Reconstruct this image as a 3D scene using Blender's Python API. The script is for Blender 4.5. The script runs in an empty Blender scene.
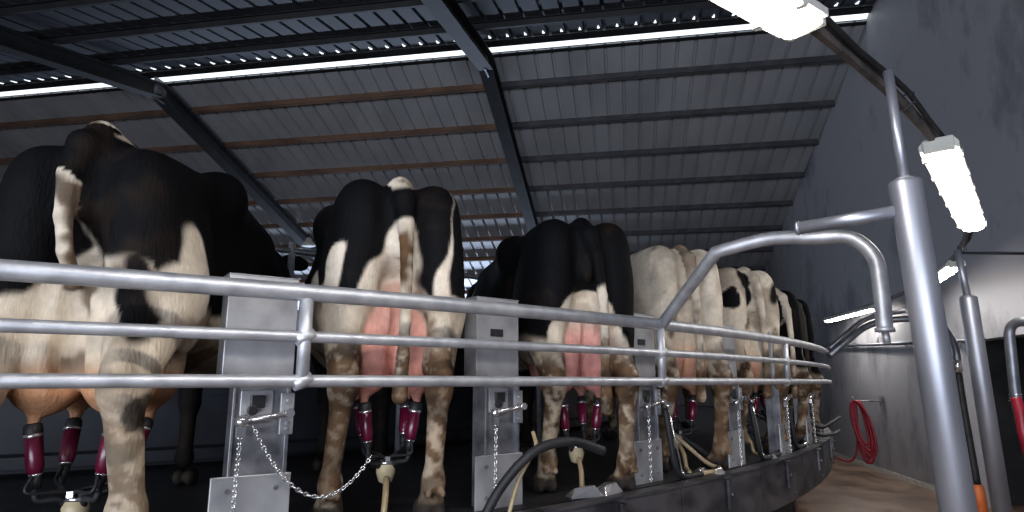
import bpy, math, random
import numpy as np
from mathutils import Vector, Matrix
random.seed(7)
S = bpy.context.scene
COL = S.collection
R_ = math.radians
sin, cos, pi = math.sin, math.cos, math.pi
EYE, DECK = 1.55, 0.98
HS = 1.15                                    # the hall's size
F = 640.0
PITCH = math.atan(126 / F)
CX, CY, RR = -8.565, 13.24, 13.5          # platform centre and rail radius

# ------------------------------------------------------------------ camera
cam = bpy.data.objects.new('camera', bpy.data.cameras.new('camera'))
COL.objects.link(cam)
cam.location = (0, 0, EYE)
cam.rotation_euler = (pi / 2 + PITCH, 0, 0)
cam.data.sensor_width = 36
cam.data.lens = F / 1024 * 36
cam.data.clip_start = 0.02
S.camera = cam

def pol(th, r, z=0.0):                      # a point at bearing th (degrees) on the platform
    a = R_(th)
    return Vector((CX + r * sin(a), CY - r * cos(a), z))

def th_at(x, r, y=382):                      # bearing where the view through that column first meets the circle of radius r
    u, v = x - 512, 256 - y
    d = Vector((u, F * cos(PITCH) - v * sin(PITCH))).normalized()
    b = d.x * CX + d.y * CY
    q = b * b - (CX * CX + CY * CY - r * r)
    t = b - math.sqrt(max(q, 0))
    return math.degrees(math.atan2(d.x * t - CX, CY - d.y * t))

def px(x, y, depth):                        # a place at that depth in front of the viewer
    u, v = x - 512, 256 - y
    ry = F * cos(PITCH) - v * sin(PITCH)
    rz = F * sin(PITCH) + v * cos(PITCH)
    t = depth / ry
    return Vector((u * t, depth, EYE + rz * t))

# ------------------------------------------------------------------ materials
def nmat(name, rough=.5, metal=0.0):
    m = bpy.data.materials.new(name)
    m.use_nodes = True
    nt = m.node_tree
    b = nt.nodes['Principled BSDF']
    b.inputs['Roughness'].default_value = rough
    b.inputs['Metallic'].default_value = metal
    return m, nt, b

def surf(name, c1, c2, scale=8, rough=.5, metal=0.0, bump=0.0, stretch=(1, 1, 1), detail=5, lo=.35, hi=.65, rvar=0.0, bscale=None):
    m, nt, b = nmat(name, rough, metal)
    N, L = nt.nodes, nt.links
    tc = N.new('ShaderNodeTexCoord'); mp = N.new('ShaderNodeMapping')
    mp.inputs['Scale'].default_value = stretch
    L.new(tc.outputs['Object'], mp.inputs['Vector'])
    no = N.new('ShaderNodeTexNoise'); no.inputs['Scale'].default_value = scale; no.inputs['Detail'].default_value = detail
    L.new(mp.outputs['Vector'], no.inputs['Vector'])
    rp = N.new('ShaderNodeValToRGB')
    rp.color_ramp.elements[0].position = lo; rp.color_ramp.elements[0].color = (*c1, 1)
    rp.color_ramp.elements[1].position = hi; rp.color_ramp.elements[1].color = (*c2, 1)
    L.new(no.outputs['Fac'], rp.inputs['Fac']); L.new(rp.outputs['Color'], b.inputs['Base Color'])
    if rvar:
        mr = N.new('ShaderNodeMapRange')
        mr.inputs['To Min'].default_value = rough - rvar; mr.inputs['To Max'].default_value = rough + rvar
        L.new(no.outputs['Fac'], mr.inputs['Value']); L.new(mr.outputs['Result'], b.inputs['Roughness'])
    if bump:
        bp = N.new('ShaderNodeBump'); bp.inputs['Strength'].default_value = bump; bp.inputs['Distance'].default_value = .02
        if bscale:
            n2 = N.new('ShaderNodeTexNoise'); n2.inputs['Scale'].default_value = bscale; n2.inputs['Detail'].default_value = 4
            L.new(mp.outputs['Vector'], n2.inputs['Vector']); L.new(n2.outputs['Fac'], bp.inputs['Height'])
        else:
            L.new(no.outputs['Fac'], bp.inputs['Height'])
        L.new(bp.outputs['Normal'], b.inputs['Normal'])
    return m

def glow(name, col, st):
    m, nt, b = nmat(name, .4)
    b.inputs['Base Color'].default_value = (.8, .8, .8, 1)
    b.inputs['Emission Color'].default_value = (*col, 1)
    b.inputs['Emission Strength'].default_value = st
    return m

M = {}
M['pipe'] = surf('galvanised_pipe', (.46, .47, .51), (.62, .63, .67), 14, .48, .75, .04, rvar=.08)
M['pipe_dark'] = surf('dull_pipe', (.15, .16, .19), (.24, .25, .28), 10, .42, .8, .04)
M['post'] = surf('galvanised_post', (.33, .34, .39), (.47, .48, .54), 6, .44, .75, .05, stretch=(1, 1, .3), rvar=.08)
M['steel'] = surf('stainless_sheet', (.30, .30, .32), (.50, .50, .52), 5, .42, .55, .05, rvar=.1)
M['steel_worn'] = surf('worn_steel', (.12, .12, .135), (.30, .30, .32), 9, .45, .6, .12, rvar=.12)
M['chrome'] = surf('bright_metal', (.62, .62, .64), (.75, .75, .77), 12, .22, .9)
M['rim'] = surf('dirty_rim_steel', (.03, .03, .037), (.11, .105, .115), 4, .45, .5, .1, stretch=(1, 1, 2), rvar=.12)
M['rubber'] = surf('black_rubber', (.006, .006, .008), (.016, .016, .019), 10, .6, 0, .1)
M['deckrub'] = surf('wet_black_deck', (.004, .004, .006), (.018, .018, .021), 5, .5, 0, .3, bscale=30)
M['plastic'] = surf('black_plastic', (.008, .008, .01), (.018, .018, .02), 6, .35)
M['maroon'] = surf('maroon_shell', (.075, .003, .018), (.12, .006, .03), 9, .26)
M['cream'] = surf('cream_plastic', (.50, .40, .24), (.66, .56, .38), 9, .42, 0, .03)
M['creamhose'] = surf('milk_hose_rubber', (.30, .22, .12), (.46, .36, .22), 12, .4, 0, .03)
M['red'] = surf('red_hose_rubber', (.20, .006, .016), (.30, .012, .03), 8, .4)
M['orange'] = surf('orange_plastic', (.65, .14, .03), (.75, .2, .05), 8, .45)
M['rust'] = surf('rusty_purlin', (.10, .055, .035), (.19, .105, .065), 3, .8, 0, .1, stretch=(.4, 1, 1))
M['roof_near'] = surf('shaded_roof_sheet', (.045, .048, .06), (.075, .08, .10), 1.2, .65, .0, .03, stretch=(1.0, .25, 1))  # darker copy of the roof sheet, near slope's shade put into its colour
M['purlin_dark'] = surf('grey_purlin', (.045, .043, .05), (.085, .08, .088), 3, .7)
M['beam'] = surf('dark_painted_beam', (.006, .006, .008), (.016, .016, .019), 3, .65, 0, .06)
M['lampbar'] = surf('weathered_lamp_bar', (.06, .055, .055), (.17, .145, .13), 9, .6, .2, .1)
M['housing'] = surf('lamp_housing', (.55, .53, .47), (.68, .66, .60), 6, .5)
M['shade_wall'] = surf('shade_ring', (.004, .005, .010), (.012, .014, .022), 4, .6, .0, .06)
M['lamp'] = glow('lamp_diffuser', (1.0, .955, .90), 34)
M['sky'] = glow('daylight_panel', (.86, .95, 1.0), 1.5)

def roof_mat():
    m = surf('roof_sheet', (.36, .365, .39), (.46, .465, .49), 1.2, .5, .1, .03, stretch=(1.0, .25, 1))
    return m
M['roof'] = roof_mat()

def wall_mat():
    m, nt, b = nmat('grey_rendered_wall', .6)
    N, L = nt.nodes, nt.links
    tc = N.new('ShaderNodeTexCoord')
    n1 = N.new('ShaderNodeTexNoise'); n1.inputs['Scale'].default_value = .55; n1.inputs['Detail'].default_value = 6
    mp = N.new('ShaderNodeMapping'); mp.inputs['Scale'].default_value = (1.2, 1.2, .6)
    n2 = N.new('ShaderNodeTexNoise'); n2.inputs['Scale'].default_value = 1.5; n2.inputs['Detail'].default_value = 8; n2.inputs['Roughness'].default_value = .7
    L.new(tc.outputs['Object'], n1.inputs['Vector']); L.new(tc.outputs['Object'], mp.inputs['Vector']); L.new(mp.outputs['Vector'], n2.inputs['Vector'])
    ad = N.new('ShaderNodeMath'); ad.operation = 'ADD'; L.new(n1.outputs['Fac'], ad.inputs[0]); L.new(n2.outputs['Fac'], ad.inputs[1])
    rp = N.new('ShaderNodeValToRGB')
    rp.color_ramp.elements[0].position = .75; rp.color_ramp.elements[0].color = (.175, .175, .187, 1)
    rp.color_ramp.elements[1].position = 1.25; rp.color_ramp.elements[1].color = (.36, .352, .37, 1)
    L.new(ad.outputs[0], rp.inputs['Fac']); L.new(rp.outputs['Color'], b.inputs['Base Color'])
    bp = N.new('ShaderNodeBump'); bp.inputs['Strength'].default_value = .15; bp.inputs['Distance'].default_value = .03
    L.new(n2.outputs['Fac'], bp.inputs['Height']); L.new(bp.outputs['Normal'], b.inputs['Normal'])
    return m
M['wall'] = wall_mat()
M['floor'] = surf('brown_wet_concrete', (.11, .068, .048), (.25, .17, .12), 1.6, .42, 0, .12, detail=8, rvar=.15)
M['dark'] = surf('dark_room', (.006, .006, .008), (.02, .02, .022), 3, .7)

def coat_mat():
    m, nt, b = nmat('cow_coat', .72)
    N, L = nt.nodes, nt.links
    at = N.new('ShaderNodeAttribute'); at.attribute_name = 'coat'
    tc = N.new('ShaderNodeTexCoord')
    no = N.new('ShaderNodeTexNoise'); no.inputs['Scale'].default_value = 34; no.inputs['Detail'].default_value = 6
    L.new(tc.outputs['Object'], no.inputs['Vector'])
    mr = N.new('ShaderNodeMapRange'); mr.inputs['To Min'].default_value = .72; mr.inputs['To Max'].default_value = 1.22
    L.new(no.outputs['Fac'], mr.inputs['Value'])
    mx = N.new('ShaderNodeMix'); mx.data_type = 'RGBA'; mx.blend_type = 'MULTIPLY'; mx.inputs[0].default_value = 1
    L.new(at.outputs['Color'], mx.inputs[6]); L.new(mr.outputs['Result'], mx.inputs[7])
    L.new(mx.outputs[2], b.inputs['Base Color'])
    n2 = N.new('ShaderNodeTexNoise'); n2.inputs['Scale'].default_value = 90; n2.inputs['Detail'].default_value = 3
    mp = N.new('ShaderNodeMapping'); mp.inputs['Scale'].default_value = (1, 1, .3)
    L.new(tc.outputs['Object'], mp.inputs['Vector']); L.new(mp.outputs['Vector'], n2.inputs['Vector'])
    bp = N.new('ShaderNodeBump'); bp.inputs['Strength'].default_value = .4; bp.inputs['Distance'].default_value = .012
    L.new(n2.outputs['Fac'], bp.inputs['Height']); L.new(bp.outputs['Normal'], b.inputs['Normal'])
    b.inputs['Specular IOR Level'].default_value = .10
    return m
M['coat'] = coat_mat()

# ------------------------------------------------------------------ mesh helpers
class MB:
    def __init__(s): s.v, s.f, s.sm = [], [], []
    def add(s, vs, fs, smooth=False):
        o = len(s.v); s.v += [tuple(v) for v in vs]
        s.f += [tuple(i + o for i in f) for f in fs]; s.sm += [smooth] * len(fs)
        return s
    def box(s, c, d, rot=None, taper=None):
        vs = []
        for z in (-.5, .5):
            for y in (-.5, .5):
                for x in (-.5, .5):
                    k = taper if (taper and z > 0) else 1
                    v = Vector((x * d[0] * k, y * d[1] * k, z * d[2]))
                    if rot is not None: v = rot @ v
                    vs.append(v + Vector(c))
        return s.add(vs, [(0, 2, 3, 1), (4, 5, 7, 6), (0, 1, 5, 4), (2, 6, 7, 3), (0, 4, 6, 2), (1, 3, 7, 5)])
    def tube(s, pts, r, n=14, closed=False, caps=True):
        P = [Vector(p) for p in pts]; m = len(P)
        rs = r if isinstance(r, (list, tuple)) else [r] * m
        rings = []; nrm = None
        for i in range(m):
            if closed: t = P[(i + 1) % m] - P[i - 1]
            else: t = P[min(i + 1, m - 1)] - P[max(i - 1, 0)]
            t.normalize()
            if nrm is None:
                a = Vector((0, 0, 1)) if abs(t.z) < .9 else Vector((1, 0, 0))
                nrm = t.cross(a).normalized()
            else:
                nrm = (nrm - t * nrm.dot(t)).normalized()
            b = t.cross(nrm)
            rings.append([P[i] + (nrm * cos(2 * pi * k / n) + b * sin(2 * pi * k / n)) * rs[i] for k in range(n)])
        vs = [v for q in rings for v in q]; fs = []
        for i in range(m if closed else m - 1):
            j = (i + 1) % m
            for k in range(n):
                l = (k + 1) % n
                fs.append((i * n + k, i * n + l, j * n + l, j * n + k))
        s.add(vs, fs, True)
        if caps and not closed:
            o = len(s.v) - len(vs)
            s.f.append(tuple(o + k for k in range(n))[::-1]); s.sm.append(False)
            s.f.append(tuple(o + (m - 1) * n + k for k in range(n))); s.sm.append(False)
        return s
    def cyl(s, a, b, r, r2=None, n=16): return s.tube([a, b], [r, r if r2 is None else r2], n)
    def lathe(s, a, axis, prof, n=20):       # prof: (distance along axis, radius)
        a = Vector(a); t = Vector(axis).normalized()
        pts = [a + t * d for d, _ in prof]
        rings = []
        u = t.cross(Vector((0, 0, 1)) if abs(t.z) < .9 else Vector((1, 0, 0))).normalized(); w = t.cross(u)
        for p, (_, r) in zip(pts, prof): rings.append([p + (u * cos(2 * pi * k / n) + w * sin(2 * pi * k / n)) * r for k in range(n)])
        m = len(prof); fs = []
        for i in range(m - 1):
            for k in range(n):
                l = (k + 1) % n; fs.append((i * n + k, i * n + l, (i + 1) * n + l, (i + 1) * n + k))
        fs.append(tuple(range(n))[::-1]); fs.append(tuple((m - 1) * n + k for k in range(n)))
        return s.add([v for q in rings for v in q], fs, True)
    def build(s, name, mat, parent=None, origin=None, bevel=0):
        if origin is None: origin = Vector((0, 0, 0))
        me = bpy.data.meshes.new(name)
        me.from_pydata([tuple(Vector(v) - origin) for v in s.v], [], s.f)
        me.polygons.foreach_set('use_smooth', s.sm)
        me.materials.append(mat); me.update()
        o = bpy.data.objects.new(name, me); COL.objects.link(o)
        if parent is None: o.location = origin
        else: o.parent = parent
        if bevel:
            bv = o.modifiers.new('bevel', 'BEVEL'); bv.width = bevel; bv.segments = 2; bv.limit_method = 'ANGLE'
        return o

def spline(pts, n=8):                        # Catmull-Rom through the points
    P = [Vector(p) for p in pts]; P = [P[0] * 2 - P[1]] + P + [P[-1] * 2 - P[-2]]
    out = []
    for i in range(1, len(P) - 2):
        for k in range(n):
            t = k / n
            out.append(.5 * ((2 * P[i]) + (P[i + 1] - P[i - 1]) * t + (2 * P[i - 1] - 5 * P[i] + 4 * P[i + 1] - P[i + 2]) * t * t
                             + (3 * P[i] - P[i - 1] - 3 * P[i + 1] + P[i + 2]) * t ** 3))
    out.append(P[-2]); return out

def fillet(pts, rad, n=8):                   # a bent pipe's centre line
    P = [Vector(p) for p in pts]; out = [P[0]]
    for i in range(1, len(P) - 1):
        a = (P[i - 1] - P[i]); b = (P[i + 1] - P[i])
        r = min(rad if not isinstance(rad, (list, tuple)) else rad[i - 1], a.length * .49, b.length * .49)
        p0 = P[i] + a.normalized() * r; p1 = P[i] + b.normalized() * r
        for k in range(n + 1):
            t = k / n; out.append(p0 * (1 - t) ** 2 + P[i] * 2 * t * (1 - t) + p1 * t * t)
    out.append(P[-1]); return out

def tag(o, label=None, cat=None, group=None, kind=None):
    if label: o['label'] = label
    if cat: o['category'] = cat
    if group: o['group'] = group
    if kind: o['kind'] = kind
    return o

def root(name, loc, rz, label, cat, group=None):
    o = bpy.data.objects.new(name, None); COL.objects.link(o)
    o.empty_display_size = .1
    o.location = loc; o.rotation_euler = (0, 0, rz)
    return tag(o, label, cat, group)

def structure(o): o['kind'] = 'structure'; return o

def copy_tree(o, parent=None):
    c = o.copy(); COL.objects.link(c)
    if parent is not None: c.parent = parent
    for ch in list(o.children): copy_tree(ch, c)
    return c

def chain_mb(mb, pts, link=.022, r=.0032, w=.007):   # real links along a path, every other one turned
    P = [Vector(p) for p in pts]
    L = [0]
    for i in range(1, len(P)): L.append(L[-1] + (P[i] - P[i - 1]).length)
    n = max(2, int(L[-1] / (link * .78)))
    for k in range(n):
        d = L[-1] * (k + .5) / n
        i = max(j for j in range(len(P) - 1) if L[j] <= d)
        t = (P[i + 1] - P[i]).normalized(); c = P[i] + t * (d - L[i])
        u = t.cross(Vector((.3, .5, 1)) if abs(t.z) < .9 else Vector((1, .4, 0))).normalized()
        if k % 2: u = t.cross(u)
        h = link / 2 - r
        ring = [c + t * (h * (cos(q) + .35 * math.copysign(min(1, abs(cos(q)) * 3), cos(q))) * .75) + u * (w * sin(q)) for q in [2 * pi * j / 8 for j in range(8)]]
        mb.tube(ring, r, 5, closed=True)
    return mb

# ================================================================== SETTING
AL = R_(10)                                  # the hall is turned ten degrees
e_ = Vector((cos(AL), -sin(AL), 0))          # along the ridge, to the right
h_ = Vector((sin(AL), cos(AL), 0))           # away, level
O_ = Vector((0, 9.63 * HS, EYE + 5.42 * HS))           # ridge
BETA, BETA2 = R_(15.5), R_(12)
dn = h_ * cos(BETA) + Vector((0, 0, -sin(BETA)))       # down the far slope
dn2 = -h_ * cos(BETA2) + Vector((0, 0, -sin(BETA2)))   # down the near slope
up1 = e_.cross(dn).normalized()
if up1.z < 0: up1 = -up1
up2 = e_.cross(dn2).normalized()
if up2.z < 0: up2 = -up2
WA = 5.44 * HS                                    # the right wall, along the ridge direction
LA = -17.0 * HS
EAVE = 11.2 * HS

# floor
fl = MB()
fl.add([(-30, -7, 0), (11, -7, 0), (11, 30, 0), (-30, 30, 0), (-30, -7, -.2), (11, -7, -.2), (11, 30, -.2), (-30, 30, -.2)],
       [(0, 1, 2, 3), (7, 6, 5, 4), (0, 4, 5, 1), (1, 5, 6, 2), (2, 6, 7, 3), (3, 7, 4, 0)])
structure(fl.build('floor', M['floor']))

# right wall with a doorway
def wp(a, b, z): return e_ * (a + O_.dot(e_)) + h_ * (b + O_.dot(h_)) + Vector((0, 0, z))
def slab(mb, a0, a1, b0, b1, zs):            # zs: four (z0, z1) heights, at b0 and b1
    v = []
    for a in (a0, a1):
        for b, (z0, z1) in ((b0, zs[0]), (b1, zs[1])):
            v += [wp(a, b, z0), wp(a, b, z1)]
    return mb.add(v, [(0, 2, 3, 1), (4, 5, 7, 6), (0, 1, 5, 4), (2, 6, 7, 3), (1, 3, 7, 5), (0, 4, 6, 2)])
def roof_z(b): return O_.z - (b * math.tan(BETA) if b > 0 else -b * math.tan(BETA2))
DB0, DB1, DZ = -3.4 * HS, -1.33 * HS, EYE + .45 * HS            # doorway span along the wall and head height
w = MB()
slab(w, WA, WA + .25, 0, 14.4, ((0, roof_z(0) + .1), (0, roof_z(14.4) + .1)))
slab(w, WA, WA + .25, DB1, 0, ((0, roof_z(DB1) + .1), (0, roof_z(0) + .1)))
slab(w, WA, WA + .25, DB0, DB1, ((DZ, roof_z(DB0) + .1), (DZ, roof_z(DB1) + .1)))
slab(w, WA, WA + .25, -10.3, DB0, ((0, roof_z(-10.3) + .1), (0, roof_z(DB0) + .1)))
structure(w.build('wall_right', M['wall']))
kb = MB(); slab(kb, WA - .012, WA, DB1 + .1, 14.3, ((0, .07), (0, .07)))
structure(kb.build('baseboard_right', M['housing']))
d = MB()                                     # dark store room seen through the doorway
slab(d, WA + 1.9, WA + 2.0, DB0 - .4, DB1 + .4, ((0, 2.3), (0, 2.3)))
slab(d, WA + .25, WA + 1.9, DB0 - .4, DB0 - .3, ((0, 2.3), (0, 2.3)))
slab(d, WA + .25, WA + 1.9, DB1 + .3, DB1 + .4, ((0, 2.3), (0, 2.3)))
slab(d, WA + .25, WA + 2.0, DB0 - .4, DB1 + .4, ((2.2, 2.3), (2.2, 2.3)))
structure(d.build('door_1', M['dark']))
b_ = MB(); slab(b_, LA, WA, EAVE + .1, EAVE + .3, ((0, EYE + 1.55 * HS), (0, EYE + 1.55 * HS)))
structure(b_.build('wall_back', M['wall']))

# roof sheets: trapezoid ribs running down the slope
def sheet(org, dwn, upv, s0, s1, a0, a1, pitch=.333, rh=.05):
    mb = MB(); a = a0; prof = []
    while a < a1:
        prof += [(a, 0), (a + pitch - .07, 0), (a + pitch - .055, rh), (a + pitch - .015, rh)]
        a += pitch
    prof.append((min(a, a1 + pitch), 0))
    n = len(prof); vs = []
    for s in (s0, s1):
        for (q, hgt) in prof: vs.append(org + e_ * q + dwn * s + upv * hgt)
    for s in (s0, s1):
        for (q, hgt) in prof: vs.append(org + e_ * q + dwn * s + upv * (hgt + .012))
    fs = []
    for i in range(n - 1):
        fs.append((i, i + 1, n + i + 1, n + i)); fs.append((2 * n + i, 3 * n + i, 3 * n + i + 1, 2 * n + i + 1))
    fs += [(0, n, 3 * n, 2 * n), (n - 1, 3 * n - 1, 4 * n - 1, 2 * n - 1)]
    for i in range(n - 1):
        fs.append((i, 2 * n + i, 2 * n + i + 1, i + 1)); fs.append((n + i, n + i + 1, 3 * n + i + 1, 3 * n + i))
    return mb.add(vs, fs)
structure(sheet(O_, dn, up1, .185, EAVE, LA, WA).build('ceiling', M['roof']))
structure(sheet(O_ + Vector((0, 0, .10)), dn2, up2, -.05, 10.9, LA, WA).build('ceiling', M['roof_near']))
# daylight strip along the ridge and the chinks where the ribs meet the capping
sk = MB()
p0, p1 = O_ + dn * .005 + up1 * .05, O_ + dn * .19 + up1 * .05
for q in (0,):
    vs = [p0 + e_ * LA, p0 + e_ * WA, p1 + e_ * WA, p1 + e_ * LA]
    sk.add(vs + [v + up1 * .02 for v in vs], [(0, 1, 2, 3), (7, 6, 5, 4), (0, 4, 5, 1), (1, 5, 6, 2), (2, 6, 7, 3), (3, 7, 4, 0)])
a = LA + .2
while a < WA:
    c = O_ + Vector((0, 0, .085)) + e_ * a + dn2 * .30
    u, v = e_ * .024, dn2 * .042
    for sgn in (1,):
        t = [c - u - v, c + u - v, c + u * .2 + v * 2.2, c - u * .2 + v * 2.2]
        sk.add(t + [x + up2 * .01 for x in t], [(0, 1, 2, 3), (7, 6, 5, 4), (0, 4, 5, 1), (1, 5, 6, 2), (2, 6, 7, 3), (3, 7, 4, 0)])
    a += .333
structure(sk.build('window_1', M['sky']))
fb = MB()                                    # dark flashing boards beside the strip
for (org, d0, d1, dd, uu) in ((O_, -.12, .0, dn, up1), (O_, .19, .27, dn, up1)):
    vs = [org + e_ * LA + dd * d0 - uu * .012, org + e_ * WA + dd * d0 - uu * .012, org + e_ * WA + dd * d1 - uu * .012, org + e_ * LA + dd * d1 - uu * .012]
    fb.add(vs + [x + uu * .05 for x in vs], [(0, 1, 2, 3), (7, 6, 5, 4), (0, 4, 5, 1), (1, 5, 6, 2), (2, 6, 7, 3), (3, 7, 4, 0)])
structure(fb.build('trim_1', M['beam']))

# purlins: C sections under the far slope, one per line
ORD = ['first', 'second', 'third', 'fourth', 'fifth', 'sixth', 'seventh', 'eighth', 'ninth', 'tenth']
def ridge_a(x, y):
    d = px(x, y, 1.0) - Vector((0, 0, EYE))
    t = (O_ - Vector((0, 0, EYE))).dot(up1) / d.dot(up1)
    return (Vector((0, 0, EYE)) + d * t - O_).dot(e_)
RA1, RA2 = ridge_a(158, 74), ridge_a(487, 50)
def purlin(org, dd, uu, s, a0, a1, label, grp, mat='rust'):
    mb = MB(); rot = Matrix((e_, dd, uu)).transposed()
    c = org + e_ * ((a0 + a1) / 2) + dd * s
    L = a1 - a0
    mb.box(c - uu * .075, (L, .018, .13), rot)
    mb.box(c - uu * .016 + dd * .03, (L, .07, .014), rot)
    mb.box(c - uu * .133 + dd * .03, (L, .07, .014), rot)
    tag(mb.build('purlin', M[mat], origin=c), label, 'roof beam', grp)
BAYS = [(LA, RA1 - .02, 'rust', 'rusty roof purlin below the daylight strip, left of the left rafter'),
        (RA1 + .02, RA2 - .02, 'rust', 'rusty roof purlin below the daylight strip, between the two rafters'),
        (RA2 + .02, WA, 'purlin_dark', 'dark roof purlin below the daylight strip, between middle rafter and right wall')]
for i in range(9):
    for a0, a1, mt, lb in BAYS:
        purlin(O_, dn, up1, HS * (.84 + 1.13 * i), a0, a1, ORD[i] + ' ' + lb, 'purlins under the far roof slope', mt)
for i in range(3):
    purlin(O_ + Vector((0, 0, .1)), dn2, up2, HS * (.95 + 1.13 * i), LA, WA, ORD[i] + ' roof purlin above the bright daylight strip, on near slope', 'purlins under the near roof slope', 'beam')  # dark beam colour offsets the light these purlins catch from the strip

def rafter(a, label):
    org = O_ + e_ * a
    r = root('rafter', org, 0, label, 'roof beam', 'rafters')
    for nm, dd, uu, L, sg in (('far_beam', dn, up1, EAVE, 1), ('near_beam', dn2, up2, 9.8, 1)):
        rot = Matrix((e_, dd, uu)).transposed(); mb = MB()
        c = dd * (L / 2 + .02) - uu * .31
        mb.box(c, (.02, L, .27), rot); mb.box(c + uu * .14, (.27, L, .022), rot); mb.box(c - uu * .14, (.27, L, .022), rot)
        mb.build(nm, M['beam'], r)
    pl = MB(); pl.box(Vector((.012, 0, -.30)) + h_ * .0, (.03, .34, .46), Matrix((e_, h_, Vector((0, 0, 1)))).transposed())
    pl.build('ridge_plate', M['steel_worn'], r)
rafter(RA1, 'dark steel rafter crossing the roof at the left, above the nearest cow')
rafter(RA2, 'dark steel rafter at the middle of the roof, meeting the strip above second cow')
# ================================================================== ROTARY PLATFORM
plat = root('rotary_platform', (CX, CY, 0), 0, 'black round rotary milking platform with steel rim carrying the cows', 'platform')
PO = Vector((CX, CY, 0))
T0, T1 = 16, 104
def ring(mb, r0, r1, z0, z1, t0, t1, n):
    vs = []
    for i in range(n + 1):
        t = t0 + (t1 - t0) * i / n
        vs += [pol(t, r0, z0), pol(t, r1, z0), pol(t, r1, z1), pol(t, r0, z1)]
    fs = []
    for i in range(n):
        a = i * 4; b = a + 4
        for k in range(4): fs.append((a + k, a + (k + 1) % 4, b + (k + 1) % 4, b + k))
    fs += [(3, 2, 1, 0), (n * 4, n * 4 + 1, n * 4 + 2, n * 4 + 3)]
    return mb.add(vs, fs)
ring(MB(), 10.5, RR - .06, DECK - .12, DECK, T0, T1, 104).build('deck', M['deckrub'], plat, PO)
ring(MB(), RR - .35, RR - .15, DECK, DECK + .012, T0, T1, 104).build('edge_mat', M['rubber'], plat, PO)
ring(MB(), 10.5, RR - .5, .15, DECK - .12, T0, T1, 60).build('underframe', M['dark'], plat, PO)
t = T0 + 1.0
while t < T1 - 5:
    rp_ = ring(MB(), RR - .06, RR - .045, DECK - .30, DECK + .012, t + .03, t + 4.62, 8)
    ring(rp_, RR - .11, RR - .035, DECK + .004, DECK + .016, t + .03, t + 4.62, 8)
    rp_.build('rim_panel', M['rim'], plat, PO)
    if 38 < t < 85:
        br = MB(); c = pol(t + 2.3, RR - .028, DECK - .10); rot = Matrix.Rotation(R_(t + 2.3 - 90), 3, 'Z')
        br.box(c, (.016, .026, .17), rot); br.box(c + Vector((0, 0, .10)), (.05, .045, .01), rot)
        br.cyl(c, c + rot @ Vector((.03, 0, 0)), .012, n=8); br.cyl(c + rot @ Vector((0, .1, -.14)), c + rot @ Vector((.012, .1, -.14)), .012, n=8)
        br.build('rim_bracket', M['rim'], plat, PO)
    t += 4.65

mg = MB()  # added dark ring wall, gives the darkness between the cows' legs
ring(mg, 10.35, 10.5, .2, EYE + .34, T0, T1, 90); ring(mg, 10.5, 10.75, DECK + .05, DECK + .12, T0, T1, 90)
for z in (.42, .66, .88): ring(mg, 10.5, 10.53, DECK + z, DECK + z + .05, T0, T1, 90)
tag(mg.build('shade_ring_wall', M['shade_wall'], origin=PO.copy()), 'added dark ring wall standing in for the shade behind the cows', 'shade_wall')
RB = RR - 2.3
bro = pol(36, RB, DECK)
br = root('breast_rail', bro, 0, 'thin grey pipe rail behind the cows at shoulder height', 'rail')
mb = MB(); mb.tube([pol(t, RB, EYE + .92) for t in range(18, 80, 1)], .022, 10); mb.build('rail_pipe', M['pipe_dark'], br, bro)
for t in (24, th_at(283, RB), th_at(400, RB), th_at(500, RB), 52, 60):
    MB().cyl(pol(t, RB, DECK), pol(t, RB, EYE + .98), .024, n=10).build('rail_post', M['pipe'], br, bro)
# guard rail round the platform
go = pol(40, RR, 0)
gr = root('guard_rail', go, 0, 'curved galvanised three bar guard rail in front of the cows', 'railing')
RT = [21 + .5 * i for i in range(int((65 - 21) / .5) + 1)]
for nm, hz, r in (('top_rail', .31, .031), ('middle_rail', .155, .020), ('bottom_rail', 0.003, .0215)):
    MB().tube([pol(t, RR, EYE + hz) for t in RT], r, 16).build(nm, M['pipe'], gr, go)
for th in (21.2, th_at(302, RR), th_at(662.5, RR), th_at(788, RR)):
    q = MB(); q.cyl(pol(th, RR, EYE - .01), pol(th, RR, EYE + .31), .0225, n=14)
    for hz in (.155, 0.003):
        q.tube([pol(th - .13, RR, EYE + hz - .012), pol(th, RR, EYE + hz), pol(th + .13, RR, EYE + hz + .012)], [.0235, .0265, .0235], 12)
    q.build('rail_post', M['pipe'], gr, go)
for th in (21.6, 26.0):                 # fixed to the floor where the photo hides or leaves out the foot
    MB().cyl(pol(th, RR + .02, 0), pol(th, RR + .02, EYE), .0225, n=12).build('floor_post', M['pipe'], gr, go)
hp = [pol(th_at(664, RR), RR, EYE + .31), px(716, 252, 3.02), px(768, 239, 2.88), px(812, 238, 2.76), px(850, 238, 2.68), px(874, 257, 2.62), px(881, 290, 2.58), px(885, 331, 2.56)]
hb = MB(); hb.tube(spline(hp[:2], 4)[:-1] + spline(hp[1:], 7), .031, 16)
hb.build('guide_hoop', M['pipe'], gr, go)
ec = MB(); e0, e1 = hp[-1], hp[-1] + Vector((.004, 0, -.05)); ec.cyl(e0 + Vector((0, 0, .012)), e0 - Vector((0, 0, .004)), .037, n=16); ec.cyl(e0, e1, .014, n=10)
ec.build('hoop_end', M['pipe'], gr, go)

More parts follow.
